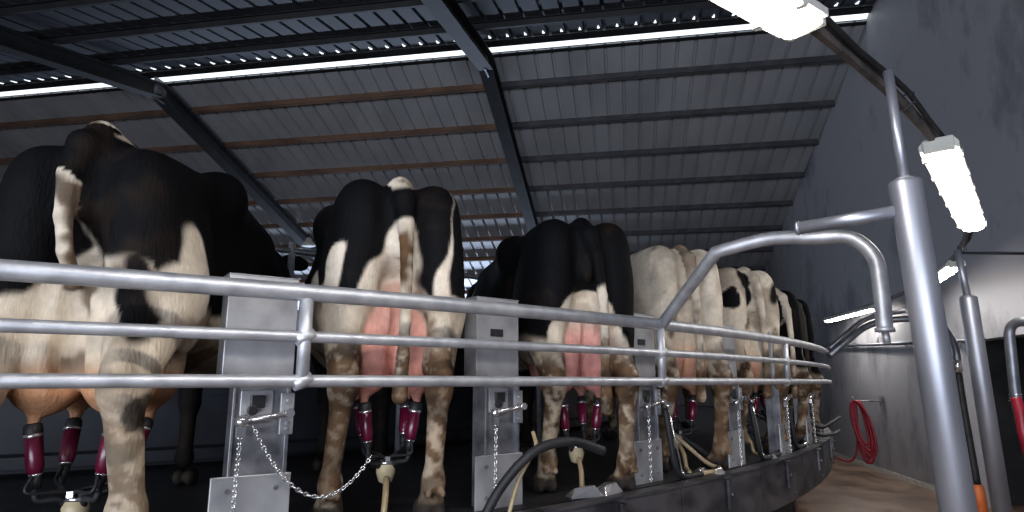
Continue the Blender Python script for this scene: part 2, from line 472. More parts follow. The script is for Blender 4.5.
# far guide hoop
fh = MB()
fh.tube(fillet([px(829, 356, 6.35), px(872, 320, 6.6), px(938, 318, 6.2), px(955, 345, 6.0), px(958, 364, 5.95)], .35, 8), .032, 12)
fh.tube(fillet([px(829, 349, 6.55), px(866, 317, 6.8), px(905, 311, 6.7)], .3, 8), .025, 12)
fhr = root('guide_hoop', px(900, 318, 6.4), 0, 'dark bent pipe hoop beyond the big lamp post at rail end', 'railing')
fh.build('bent_pipe', M['pipe_dark'], fhr, fhr.location)
MB().cyl(px(957, 360, 5.95), px(958, 372, 5.95), .036, n=12).build('pipe_joint', M['chrome'], fhr, fhr.location)
# black drop hose with orange end
dh = root('drop_hose', px(979, 505, 5.6), 0, 'black hose hanging between the two posts with an orange bottom end', 'hose')
MB().tube(spline([px(958, 373, 5.95), px(962, 400, 5.9), px(969, 440, 5.85), px(977, 485, 5.8)], 6), .032, 12).build('hose', M['rubber'], dh, dh.location)
MB().lathe(px(977, 484, 5.8), (0.05, 0, -1), [(0, .03), (.02, .045), (.12, .05), (.28, .045), (.3, .03)]).build('hose_end', M['orange'], dh, dh.location)

# ================================================================== LAMP POSTS, LAMP RING, STRIP LIGHTS
RL = 14.75
def lamp_post(top, bot, r, rodtop, rr, label, branch=None):
    z0 = Vector(bot); dirv = (top - z0); k = z0.z / dirv.z
    foot = z0 - dirv * k
    rt = root('lamp_post', (foot.x, foot.y, 0), 0, label, 'post', 'lamp posts')
    o = rt.location.copy()
    q = MB(); q.tube([foot + Vector((0, 0, .012)), top - dirv.normalized() * .012, top], [r, r, r * .93], 28)
    q.build('column', M['post'], rt, o)
    b = MB(); b.box(foot + Vector((0, 0, .008)), (r * 3.6, r * 3.6, .016))
    for sx in (-1, 1):
        for sy in (-1, 1): b.cyl(foot + Vector((sx * r * 1.45, sy * r * 1.45, .016)), foot + Vector((sx * r * 1.45, sy * r * 1.45, .04)), .012, n=6)
    b.build('base_plate', M['steel_worn'], rt, o)
    MB().tube([top - Vector((0, 0, .05)), rodtop], rr, 12).build('rod', M['post'], rt, o)
    q = MB(); q.cyl(top - Vector((0, 0, .002)), top + Vector((0, 0, .012)), r * .9, rr * 1.5, 20); q.build('cap', M['pipe'], rt, o)
    if branch:
        q = MB(); q.tube(branch, .0245, 14); q.tube([branch[0], branch[0] + (branch[0] - branch[1]).normalized() * .012], .027, 14)
        q.build('branch_pipe', M['post'], rt, o)
PT = px(905, 181, 2.2); PB = px(958, 512, 2.2)
lamp_post(PT, PB, .054, px(888, 71, 2.2), .017, 'thick grey steel post nearest the camera, holding the lamp bar', [px(800, 228, 2.42), px(896, 212, 2.21)])
PT2 = px(968, 297, 5.46); PB2 = px(1001, 505, 5.46)
lamp_post(PT2, PB2, .068, px(957, 250, 5.46), .028, 'slimmer looking grey steel post farther off, in front of the doorway')

lr = root('lamp_bar', pol(42, RL, EYE + 1.13), 0, 'weathered curved bar carrying the row of strip lights', 'bar')
lo_ = lr.location.copy()
mb = MB(); n = 120; vs = []
for i in range(n + 1):
    t = 6 + 92 * i / n
    vs += [pol(t, RL - .012, EYE + 1.215), pol(t, RL + .012, EYE + 1.215), pol(t, RL + .012, EYE + 1.27), pol(t, RL - .012, EYE + 1.27)]
fs = [(a * 4 + k, a * 4 + (k + 1) % 4, a * 4 + 4 + (k + 1) % 4, a * 4 + 4 + k) for a in range(n) for k in range(4)] + [(3, 2, 1, 0), (n * 4, n * 4 + 1, n * 4 + 2, n * 4 + 3)]
mb.add(vs, fs); mb.build('bar', M['lampbar'], lr, lo_)
MB().tube([pol(6 + 92 * i / n, RL + .035 + .006 * sin(i * 1.3), EYE + 1.26 + .008 * sin(i * .9)) for i in range(n + 1)], .013, 8).build('cable', M['rubber'], lr, lo_)
for i in range(2, 25):
    t = i * 4 + .5
    tb = MB(); tb.tube([pol(t, RL - .016, EYE + 1.21), pol(t, RL - .016, EYE + 1.275), pol(t, RL + .05, EYE + 1.28), pol(t, RL + .05, EYE + 1.235), pol(t, RL, EYE + 1.21)], .004, 6, closed=True)
    tb.build('cable_tie', M['plastic'], lr, lo_)

def strip_light():                           # local: x along the fitting, z up, top at z = 0
    r = root('strip_light', (0, 0, 0), 0, '', 'lamp', 'strip lights on the curved bar')
    L, W = 2.2, .175
    h = MB()
    pr = [(-W * .36, 0), (W * .36, 0), (W * .5, -.035), (W * .5, -.062), (-W * .5, -.062), (-W * .5, -.035)]
    vs = [(x, y, z) for x in (-L / 2, L / 2) for y, z in pr]
    h.add(vs, [tuple(range(6)), tuple(range(11, 5, -1))] + [(i, i + 6, (i + 1) % 6 + 6, (i + 1) % 6) for i in range(6)])
    h.build('housing', M['housing'], r)
    d = MB(); m = 8; vs = []
    for x in (-L / 2 + .012, L / 2 - .012):
        for k in range(m + 1):
            q = pi * k / m; vs.append((x, -cos(q) * W * .385, -.0625 - sin(q) ** .6 * .030 if 0 < k < m else -.0625))
    fs = [(k, k + m + 1, k + m + 2, k + 1) for k in range(m)] + [tuple(range(m + 1))[::-1], tuple(range(m + 1, 2 * m + 2)), (0, m, 2 * m + 1, m + 1)]
    d.add(vs, fs, False); d.build('diffuser', M['lamp'], r)
    for x in (-.95, -.55, -.18, .18, .55, .95):
        for s in (-1, 1):
            c = MB(); c.box((x, s * W * .505, -.058), (.03, .010, .036)); c.box((x, s * W * .44, -.078), (.024, .03, .008)); c.build('clip', M['housing'], r, bevel=.002)
    for x in (-.8, .8):
        MB().box((x, 0, .02), (.03, .05, .046)).build('hanger', M['lampbar'], r)
    for s in (-1, 1): MB().box((s * (L / 2 + .008), 0, -.045), (.03, W * .78, .07)).build('end_cap', M['housing'], r, bevel=.006)
    return r
LBL = {36.0: 'bright strip light at the top of the picture, nearest, its end overhead',
       51.0: 'bright strip light hanging right of the thick post, before the slim post',
       67.0: 'small bright strip light partly behind the thick post',
       83.0: 'farthest strip light, a thin bright line against the wall beyond the last cow',
       19.0: 'bright strip light out of the picture to the left, on the curved bar'}
proto = None
for th, lb in LBL.items():
    o = strip_light() if proto is None else copy_tree(proto)
    proto = proto or o
    p = pol(th, RL * cos(R_(4.2)) * .5 + RL * .5, EYE + 1.235)
    o.location = p; o.rotation_euler = (0, 0, R_(th)); o['label'] = lb

# ================================================================== COWS (one smooth surface each)
def smin(a, b, k):
    h = np.clip(.5 + .5 * (b - a) / k, 0, 1)
    return b * (1 - h) + a * h - k * h * (1 - h)

class Field:
    def __init__(s, lo, hi, res):
        s.lo = np.array(lo, float); s.res = res
        s.n = (np.ceil((np.array(hi) - s.lo) / res)).astype(int) + 1
        s.f = np.full(s.n, 1.0, np.float32)
        s.ax = [s.lo[i] + res * np.arange(s.n[i]) for i in range(3)]
    def sub(s, lo, hi, m):
        sl = []
        for i in range(3):
            a = int(max(0, np.floor((lo[i] - m - s.lo[i]) / s.res))); b = int(min(s.n[i], np.ceil((hi[i] + m - s.lo[i]) / s.res) + 1))
            sl.append(slice(a, max(a, b)))
        X, Y, Z = np.meshgrid(*[s.ax[i][sl[i]] for i in range(3)], indexing='ij')
        return tuple(sl), X, Y, Z
    def ell(s, c, r, k=.05, rx=0, ry=0, rz=0, cut=False):
        c = np.array(c, float); r = np.array(r, float); m = max(r)
        sl, X, Y, Z = s.sub(c - m, c + m, k + .03)
        if X.size == 0: return
        P = np.stack([X - c[0], Y - c[1], Z - c[2]], -1)
        if rx or ry or rz:
            Rm = np.array(Matrix.Rotation(rz, 3, 'Z') @ Matrix.Rotation(ry, 3, 'Y') @ Matrix.Rotation(rx, 3, 'X'))
            P = P @ Rm
        k0 = np.linalg.norm(P / r, axis=-1); k1 = np.linalg.norm(P / (r * r), axis=-1) + 1e-6
        d = k0 * (k0 - 1) / k1
        s.put(sl, d, k, cut)
    def cone(s, a, b, ra, rb, k=.04, cut=False):
        a = np.array(a, float); b = np.array(b, float); m = max(ra, rb)
        sl, X, Y, Z = s.sub(np.minimum(a, b) - m, np.maximum(a, b) + m, k + .03)
        if X.size == 0: return
        ab = b - a; L2 = ab @ ab
        t = np.clip(((X - a[0]) * ab[0] + (Y - a[1]) * ab[1] + (Z - a[2]) * ab[2]) / L2, 0, 1)
        d = np.sqrt((X - a[0] - t * ab[0]) ** 2 + (Y - a[1] - t * ab[1]) ** 2 + (Z - a[2] - t * ab[2]) ** 2) - (ra + (rb - ra) * t)
        s.put(sl, d, k, cut)
    def put(s, sl, d, k, cut):
        f = s.f[sl]
        s.f[sl] = (-smin(-f, d, k) if cut else smin(f, d, k)).astype(np.float32)
    def path(s, pts, rs, k=.03):
        for i in range(len(pts) - 1): s.cone(pts[i], pts[i + 1], rs[i], rs[i + 1], k)
    def sample(s, P):                         # trilinear value at points
        q = (P - s.lo) / s.res; i = np.clip(np.floor(q).astype(int), 0, s.n - 2); w = q - i
        out = 0
        for dx in (0, 1):
            for dy in (0, 1):
                for dz in (0, 1):
                    wt = (w[:, 0] if dx else 1 - w[:, 0]) * (w[:, 1] if dy else 1 - w[:, 1]) * (w[:, 2] if dz else 1 - w[:, 2])
                    out = out + wt * s.f[i[:, 0] + dx, i[:, 1] + dy, i[:, 2] + dz]
        return out
    def mesh(s):                              # surface nets
        f = s.f; ins = f < 0; n = s.n
        cnt = np.zeros(n - 1, np.int32); acc = np.zeros((*(n - 1), 3), np.float32)
        cor = [(i, j, k) for i in (0, 1) for j in (0, 1) for k in (0, 1)]
        for c in cor:
            for ax in range(3):
                if c[ax]: continue
                d = list(c); d[ax] = 1
                A = f[c[0]:n[0] - 1 + c[0], c[1]:n[1] - 1 + c[1], c[2]:n[2] - 1 + c[2]]
                B = f[d[0]:n[0] - 1 + d[0], d[1]:n[1] - 1 + d[1], d[2]:n[2] - 1 + d[2]]
                m = (A < 0) != (B < 0)
                t = A[m] / (A[m] - B[m])
                cnt[m] += 1
                pos = np.tile(np.array(c, np.float32), (len(t), 1)); pos[:, ax] = t
                acc[m] += pos
        act = cnt > 0
        idx = np.full(n - 1, -1, np.int64); ii = np.argwhere(act); idx[act] = np.arange(len(ii))
        V = s.lo + (ii + acc[act] / cnt[act][:, None]) * s.res
        faces = []
        for ax in range(3):
            o1, o2 = [(1, 2), (2, 0), (0, 1)][ax]
            A = ins[tuple(slice(0, n[q] - 1) if q == ax else slice(1, n[q] - 1) for q in range(3))]
            B = ins[tuple(slice(1, n[q]) if q == ax else slice(1, n[q] - 1) for q in range(3))]
            e = np.argwhere(A != B)
            flip = A[A != B]
            e = e + np.array([0 if q == ax else 1 for q in range(3)])
            d1 = np.eye(3, dtype=int)[o1]; d2 = np.eye(3, dtype=int)[o2]
            q = np.stack([idx[tuple((e - d1 - d2).T)], idx[tuple((e - d2).T)], idx[tuple(e.T)], idx[tuple((e - d1).T)]], -1)
            q[~flip] = q[~flip][:, ::-1]
            faces.append(q)
        return V, np.concatenate(faces)

def fbm(P, sc, seed, oct=3):
    rng = np.random.RandomState(seed); out = np.zeros(len(P)); amp = 1; tot = 0
    for o in range(oct):
        for _ in range(6):
            k = rng.normal(size=3); k = k / np.linalg.norm(k) * sc * rng.uniform(.7, 1.4); out += amp * np.sin(P @ k + rng.uniform(0, 6.28))
        tot += amp * 2.4; amp *= .55; sc *= 2.1
    return out / tot

def sst(a, b, x): t = np.clip((x - a) / (b - a), 0, 1); return t * t * (3 - 2 * t)

def cow(name_label, th, az, coat, res=.013, lt=1.04, pk=(.62, .33, .215), groove=.028, pinz=0.0, uz=0.0, pink=.74, uw=1.25, front=0.0, tail=None, neck=(0, 0), scale=1.0, legs=None, udder=1.0, seed=1, group='holstein cows on the platform', dr=0.0):
    legs = legs or {}
    Fd = Field((-.28, -.75, -.02), (2.95, .75, 1.62), res)
    # trunk
    Fd.ell((1.15, 0, .98), (.82, .39, .42), .06)
    Fd.ell((.75, 0, 1.0), (.45, .335, .37), .08)
    Fd.cone((.35, 0, 1.29), (1.75, 0, 1.30), .12, .13, .10)
    Fd.ell((.13, 0, 1.29), (.14, .17 + pinz * .5, .13), .06)
    Fd.ell((.62, 0, 1.24), (.42, .30, .17), .10)
    Fd.ell((.36, 0, 1.18), (.36, .245, .22), .08)
    for s in (-1, 1):
        Fd.cone((.60, s * .25, 1.34), (.10, s * .160, 1.335 + pinz), .065, .085, .07)     # hook bone to pin bone
        Fd.ell((.58, s * .255, 1.335), (.10, .075, .085), .09)
        Fd.cone((.60, s * .22, 1.31), (1.25, s * .20, 1.27), .085, .10, .10)
        Fd.ell((.085, s * .160, 1.335 + pinz), (.105, .088, .095), .05)
        Fd.ell((.20, s * .19, 1.10 + pinz * .8), (.235, .125, .31), .08, rx=s * .04)               # thigh
        Fd.ell((.30, s * .235, .90), (.22, .085, .25), .08)
        Fd.cone((.06, s * .155, 1.25 + pinz), (.05, s * .175, .92), .095, .085, .06)
        lx, ly = legs.get(s, (0, 0))
        hk = (-.02 + lx * .5, s * .195 + ly * .6, .55); ft = (.035 + lx, s * .205 + ly, .155)
        Fd.cone((.18, s * .20, .86), hk, .130 * lt, .058 * lt, .07)                               # gaskin
        Fd.cone((.06, s * .185, .88), (hk[0] - .05, hk[1], .60), .055, .030, .05)       # tendon
        Fd.ell((hk[0], hk[1], .545), (.066 * lt, .052 * lt, .08), .04)
        Fd.ell((hk[0] - .045, hk[1], .585), (.032, .032, .045), .03)
        Fd.cone((hk[0], hk[1], .50), (ft[0], ft[1], .2), .048 * lt, .039 * lt, .04)
        Fd.ell((ft[0], ft[1], .16), (.052 * lt, .050 * lt, .055), .03)
        Fd.cone((ft[0] + .005, ft[1], .14), (ft[0] + .045, ft[1], .07), .042, .055, .03)
        for q in (-1, 1):
            Fd.ell((ft[0] + .075, ft[1] + q * .033, .035), (.085, .031, .048), .012)
            Fd.ell((ft[0] - .045, ft[1] + q * .028, .115), (.018, .014, .02), .012)     # dew claws
        # front leg
        Fd.ell((1.72, s * .20, .98), (.22, .12, .34), .08)
        Fd.cone((1.70, s * .19, .80), (1.68, s * .18, .46), .10, .055, .06)
        Fd.ell((1.69, s * .18, .44), (.058, .05, .06), .03)
        Fd.cone((1.685, s * .18, .42), (1.68, s * .18, .16), .043, .038, .03)
        Fd.ell((1.68, s * .18, .14), (.05, .047, .05), .03)
        for q in (-1, 1): Fd.ell((1.73, s * .18 + q * .03, .04), (.075, .032, .045), .02)
    # hollows: beside the tail, in front of the thigh
    Fd.cone((-.045, .075, 1.33), (-.055, .06, 1.08), .024, .028, .05, True)
    Fd.cone((-.045, -.075, 1.33), (-.055, -.06, 1.08), .024, .028, .05, True)
    Fd.cone((-.06, 0, 1.0), (-.03, 0, .80), .05, .07, .06, True)
    # vulva
    Fd.ell((.005, 0, 1.16), (.035, .035, .08), .04)
    # chest, neck, head
    Fd.ell((1.75, 0, 1.02), (.32, .27, .38), .10)
    nb, nz = neck
    N0, N1, N2 = (1.86, 0, 1.16), (2.15, nb * .4, 1.20 + nz * .5), (2.42, nb, 1.26 + nz)
    Fd.cone(N0, N1, .235, .165, .10); Fd.cone(N1, N2, .165, .115, .08)
    hd = Vector((1, nb * .9, -.75)).normalized(); sdv = Vector((-hd.y, hd.x, 0)).normalized(); H0 = Vector(N2) + Vector((.03, 0, .02))
    Fd.cone(H0, H0 + hd * .20, .118, .100, .05); Fd.cone(H0 + hd * .2, H0 + hd * .42, .098, .070, .05); Fd.ell(H0 + hd * .45, (.075, .085, .07), .04)
    for s in (-1, 1):
        er_ = H0 + sdv * s * .09 + Vector((-.01, 0, .06))
        Fd.ell(er_ + sdv * s * .09 + Vector((0, 0, -.01)), (.035, .10, .055), .02, rz=math.atan2(sdv.y, sdv.x) - pi / 2, rx=-s * .3)
        Fd.ell(H0 + hd * .13 + sdv * s * .098 + Vector((0, 0, .02)), (.03, .022, .026), .02)
    # udder
    U = Field(Fd.lo, Fd.lo + (Fd.n - 1) * res, res)
    for G in (Fd, U):
        u = udder
        G.ell((.26, 0, .82), (.24, .15, .20), .05)
        for s in (-1, 1):
            G.ell((.165, s * .072 * uw, .715 + uz), (.145, .088 * u * uw, .215), .012)
            G.ell((.40, s * .078 * uw, .70 + uz), (.15, .10 * u, .19), .03)
            for tx in (.145, .40): G.cone((tx, s * .078 * uw, .53 + uz), (tx - .005, s * .08 * uw, .462 + uz), .027, .015, .02)
    for G in (Fd, U):
        G.cone((.02, 0, .92), (.075, 0, .44), groove, groove * 1.15, .022, True)
    # tail
    tail = tail or [(.28, 0, 1.40), (.08, 0, 1.405), (-.01, 0, 1.345), (-.055, 0, 1.22), (-.07, 0, 1.0), (-.075, 0, .8), (-.07, 0, .66), (-.06, 0, .45)]
    tr = [.048, .042, .038, .033, .026, .023, .026, .034][:len(tail)]
    TF = Field(Fd.lo, Fd.lo + (Fd.n - 1) * res, res)
    for G in (Fd, TF):
        for i in range(len(tail) - 1): G.cone(tail[i], tail[i + 1], tr[i], tr[i + 1], .04 if i < 3 else .012)
    V, Q = Fd.mesh()
    me = bpy.data.meshes.new('cow')
    me.vertices.add(len(V)); me.vertices.foreach_set('co', (V * scale).astype(np.float32).ravel())
    me.loops.add(Q.size); me.loops.foreach_set('vertex_index', Q.ravel().astype(np.int32))
    me.polygons.add(len(Q)); me.polygons.foreach_set('loop_start', np.arange(0, Q.size, 4, dtype=np.int32))
    me.polygons.foreach_set('use_smooth', np.ones(len(Q), bool))
    me.update(calc_edges=True)
    # coat
    P = V; Pw = P + .045 * np.stack([fbm(P, 9, seed + 10 * i, 3) for i in range(3)], -1)
    ud = sst(.022, .002, U.sample(P)); tl = sst(.014, .002, TF.sample(P))
    black, stain = coat(Pw, P, tl, ud)
    black = np.clip(np.maximum(black, front * sst(1.3, 1.4, P[:, 0]) * sst(.9, .8, P[:, 2])), 0, 1)[:, None]  # front blackens the forelegs: shade under the cows put into the coat
    WH = np.array([.68, .59, .48]); BK = np.array([.0032, .0032, .0042]); PK = np.array(pk); BR = np.array([.085, .047, .024])
    nv = fbm(P, 12, seed + 77, 4)[:, None]
    white = WH * (1 + .16 * nv) - np.array([.0, .03, .06]) * sst(1.0, .45, P[:, 2])[:, None]
    c = white * (1 - black) + BK * black
    inner = sst(.95, .75, P[:, 2]) * sst(.19, .13, np.abs(P[:, 1])) * sst(.75, .6, P[:, 0])
    pk = (ud * sst(pink + .1, pink - .06, P[:, 2] + .05 * nv[:, 0]))[:, None]
    c = c * (1 - pk) + (PK * (1 + .22 * nv) + np.array([.08, .10, .08]) * sst(.6, .9, P[:, 2])[:, None]) * pk
    dirt = sst(.0, .5, fbm(P, 14, seed + 33, 4) + .75 * sst(.85, .35, P[:, 2]) - .42) * (1 - pk[:, 0]) * .85
    dirt = np.clip(np.maximum(dirt, stain), 0, 1)[:, None]
    dc = BR * (1 + .5 * fbm(P, 40, seed + 5, 2)[:, None])
    c = c * (1 - dirt) + dc * dirt * (1 - .9 * black) + c * dirt * .9 * black
    hoof = sst(.085, .06, P[:, 2])[:, None]; c = c * (1 - hoof) + np.array([.035, .028, .024]) * hoof
    teat = (sst(.53, .49, P[:, 2]) * ud)[:, None]; c = c * (1 - .55 * teat) + np.array([.16, .08, .05]) * .55 * teat
    rgba = np.concatenate([np.clip(c, .003, 1), np.ones((len(c), 1))], 1).astype(np.float32)
    at = me.color_attributes.new('coat', 'FLOAT_COLOR', 'POINT'); at.data.foreach_set('color', rgba.ravel())
    me.materials.append(M['coat'])
    o = bpy.data.objects.new('cow', me); COL.objects.link(o)
    o.location = pol(th, RR - .30 + dr, DECK + .002); o.rotation_euler = (0, 0, pi / 2 - R_(az))
    return tag(o, name_label, 'cow', group)

def legdirt(P, Q, ud, seed, z0=.72, amt=1.0):
    z = P[:, 2]
    n = .45 * fbm(Q, 26, seed, 4) + .55 * fbm(Q, 70, seed + 1, 3)
    return amt * sst(z0 + .12, z0 - .12, z) * np.clip(.50 + .48 * sst(-.25, .30, n + .25 * inside(P, (-.05, 0, .5), (.2, .5, .14), .5)), 0, 1) * (1 - ud)

def blob(P, c, r): return np.sqrt((((P - np.array(c)) / np.array(r)) ** 2).sum(1))
def inside(P, c, r, s=.12): return sst(1 + s, 1 - s, blob(P, c, r))

def coat_1(P, Q, tl, ud):
    x, y, z = P.T
    b = sst(.80, .84, z - .10 * sst(.6, 1.1, x) - .12 * inside(P, (.1, -.18, .9), (.3, .10, .2)))
    b = np.maximum(b, inside(P, (.1, -.21, .80), (.25, .07, .2)) )
    hw = np.clip((.98 - z) * .62 + .03, .0, .3)
    b *= 1 - sst(.012, -.012, np.abs(y) - hw) * (x < .32) * (z < 1.20)
    b *= 1 - inside(P, (.17, -.345, .98), (.09, .10, .16)) * (y < 0)
    b *= 1 - inside(P, (.10, -.345, .84), (.16, .14, .12)) * (y < 0)
    b *= 1 - inside(P, (.13, -.05, 1.47), (.2, .10, .09))
    zz = z + .06 * fbm(Q, 20, 44, 3)
    b = np.where(tl > .5, ((zz > 1.19) & (z < 1.43)) * 1.0, b)
    b = np.maximum(b, inside(P, (-.03, -.25, .47), (.10, .045, .065)) * .9)
    st = np.where(tl > .3, sst(-.3, .35, fbm(Q, 25, 4)) * .9, 0) 
    st = np.maximum(st, legdirt(P, Q, ud, 6, .56, .8)); st = np.maximum(st, .5 * sst(.1, .5, fbm(Q, 14, 9)) * sst(.95, .8, z) * (1 - ud))
    return b, st
def coat_2(P, Q, tl, ud):
    x, y, z = P.T
    b = sst(.895, .915, z + .05 * sst(.28, .2, np.abs(y)) - .06 * sst(.3, .8, x))
    hw = np.clip((1.30 - z) * .31 + .02, 0, .16)
    w = sst(.012, -.012, np.abs(y + .01) - hw) * (x < .35)
    b *= 1 - w
    b *= 1 - inside(P, (.25, .27, 1.0), (.6, .05, .13))
    b *= 1 - sst(.008, -.008, np.abs(y + .225) - np.clip((1.2 - z) * .12, 0, .06)) * (x < .5)
    b *= 1 - inside(P, (.1, 0, 1.45), (.16, .10, .075)); b *= 1 - inside(P, (.4, .22, 1.40), (.12, .05, .05))
    b = np.where(tl > .5, sst(1.20, 1.23, z) * sst(1.40, 1.37, z), b)
    st = np.where(tl > .5, sst(1.2, 1.12, z) * sst(.95, 1.1, z + .1) * .45 + sst(-.3, .5, fbm(Q, 22, 9)) * sst(.75, .9, z) * sst(1.25, 1.15, z) * .8, 0)
    st = np.maximum(st, legdirt(P, Q, ud, 3))
    return b, st
def coat_3(P, Q, tl, ud):
    x, y, z = P.T
    b = np.ones(len(P))
    w = sst(.02, -.02, np.sqrt(np.clip(y / .205, -3, 3) ** 2 + np.clip((z - .80) / .27, 0, 4) ** 2) - 1.0) * (x < .45)
    b *= 1 - w
    b *= 1 - sst(.80, .74, z) * (x < .7) * (1 - inside(P, (.15, -.28, .75), (.3, .08, .25)))
    b *= 1 - inside(P, (1.32, .38, 1.02), (.09, .14, .22)); b *= 1 - inside(P, (.75, .32, .72), (.4, .2, .18))
    b *= 1 - inside(P, (1.55, .0, 1.46), (.12, .2, .05))
    b = np.where(tl > .5, sst(1.04, 1.08, z), b)
    st = inside(P, (-.02, 0, 1.18), (.06, .035, .07)) * .5
    st = np.maximum(st, legdirt(P, Q, ud, 5))
    st = np.maximum(st, .5 * inside(P, (.1, .25, .8), (.3, .12, .25)) * sst(-.4, .4, fbm(Q, 16, 8)))
    return b, st
def coat_4(P, Q, tl, ud):
    x, y, z = P.T
    b = 0 * x
    for c, r in (((.55, .34, 1.12), .022), ((.58, .34, 1.06), .025), ((.53, .34, 1.02), .02), ((.62, .34, 1.09), .018), ((.57, .34, .98), .016), ((.5, .34, 1.07), .014)): b = np.maximum(b, .8 * inside(P, c, (r, .2, r), .4))
    st = np.where(tl > .5, sst(1.12, 1.3, z) * .75, 0) + .45 * inside(P, (1.1, .4, .75), (.3, .2, .2), .5) + .35 * inside(P, (.05, .12, 1.28), (.1, .1, .2), .6)
    st = np.maximum(st, .4 * sst(.0, .5, fbm(Q, 11, 28)) * (1 - ud))
    st = np.maximum(st, legdirt(P, Q, ud, 2))
    return b, st
def coat_5(P, Q, tl, ud):
    x, y, z = P.T
    b = inside(P, (.0, .265, 1.205), (.17, .06, .085), .06)
    b = np.maximum(b, inside(P, (.08, .12, 1.34), (.24, .09, .10))); b = np.maximum(b, inside(P, (.0, .10, 1.22), (.2, .045, .09)))
    b = np.maximum(b, inside(P, (.55, .36, .90), (.40, .25, .16))); b = np.maximum(b, inside(P, (.1, -.18, 1.22), (.2, .07, .14)))
    b = np.maximum(b, inside(P, (1.4, .3, 1.1), (.25, .3, .3)))
    b = np.where(tl > .5, sst(1.30, 1.34, z) * 0, b)
    st = np.where(tl > .5, sst(-.2, .5, fbm(Q, 20, 2)) * .5, 0)
    st = np.maximum(st, legdirt(P, Q, ud, 12, .8)); st = np.maximum(st, .5 * sst(-.1, .5, fbm(Q, 12, 8)) * (1 - ud))
    return b, st
def coat_6(P, Q, tl, ud):
    x, y, z = P.T
    b = np.ones(len(P)) * sst(.66, .72, z)
    b *= 1 - sst(.015, -.015, np.abs(y - .02) - np.clip((1.1 - z) * .4, 0, .10)) * (x < .3)
    b *= 1 - inside(P, (.5, .3, 1.0), (.12, .2, .15)); b *= 1 - inside(P, (.2, .1, 1.42), (.2, .1, .05))
    b = np.where(tl > .5, 0, b)
    return b, legdirt(P, Q, ud, 15, .75)
def coat_7(P, Q, tl, ud):
    x, y, z = P.T
    b = np.ones(len(P)) * sst(.60, .66, z)
    b *= 1 - inside(P, (.12, .14, 1.02), (.3, .07, .22)); b *= 1 - sst(.015, -.015, np.abs(y) - np.clip((1.0 - z) * .5, 0, .12)) * (x < .3)
    b = np.where(tl > .5, .9, b)
    return b, legdirt(P, Q, ud, 18, .75)

TH = [32.5, 37.6, 42.55, th_at(694, RR - .24), th_at(760, RR - .24), th_at(788, RR - .24), 61.2]
K = .76
HEAD = [-7, -19, -16, -22, -27, -31, -34]
cow('big black cow at the left edge, white stained tail and white lower leg', TH[0], HEAD[0], coat_1, .0115, scale=1.02, pk=(.70, .36, .19), groove=.046, pinz=-.085, uz=-.055, pink=.58, uw=1.6, front=1, lt=1.22, legs={-1: (.0, -.03), 1: (0, .03)},
    tail=[(.28, 0, 1.40), (.08, 0, 1.405), (-.01, .01, 1.34), (-.048, .02, 1.22), (-.045, .02, 1.08), (-.02, .015, .97), (.05, .01, .88)], neck=(.0, .06), seed=3, dr=.03)
cow('black and white cow seen square from behind, white wedge under its tail', TH[1], HEAD[1], coat_2, .0115, scale=1.02, pink=.95, front=1, uw=1.42, seed=11, dr=.04, lt=.93, pk=(.66, .29, .235), legs={1: (.02, .035), -1: (-.03, .04)},
    tail=[(.28, 0, 1.41), (.08, 0, 1.415), (-.01, -.005, 1.345), (-.055, -.01, 1.22), (-.075, -.015, 1.0), (-.08, -.015, .8), (-.075, -.01, .66), (-.06, -.005, .50)])
cow('nearly all black cow with white arch above its udder, third from left', TH[2], HEAD[2], coat_3, .0125, scale=1.02, lt=.97, pk=(.64, .28, .24), pink=.85, front=1, uw=1.35, seed=21, dr=.08, legs={1: (.06, .0), -1: (-.03, .01)}, neck=(.18, -.22),
    tail=[(.28, 0, 1.40), (.08, 0, 1.405), (-.01, -.01, 1.345), (-.055, -.03, 1.22), (-.07, -.05, 1.0), (-.075, -.055, .8), (-.07, -.06, .6), (-.06, -.06, .42)])
cow('cream white cow with few small dark specks behind the start of the bent hoop', TH[3], HEAD[3], coat_4, .015, seed=31, dr=.06, scale=1.03, legs={1: (.04, .0), -1: (-.01, 0)})
cow('white cow with round black spot on its hip, behind the bent hoop', TH[4], HEAD[4], coat_5, .015, seed=41, dr=.06, scale=1.04)
cow('black cow with white tail, next to last toward the right', TH[5], HEAD[5], coat_6, .018, seed=51, dr=.06)
cow('black cow last on the right at the far end of the rail', TH[6], HEAD[6], coat_7, .018, seed=61, dr=.06, scale=1.02)

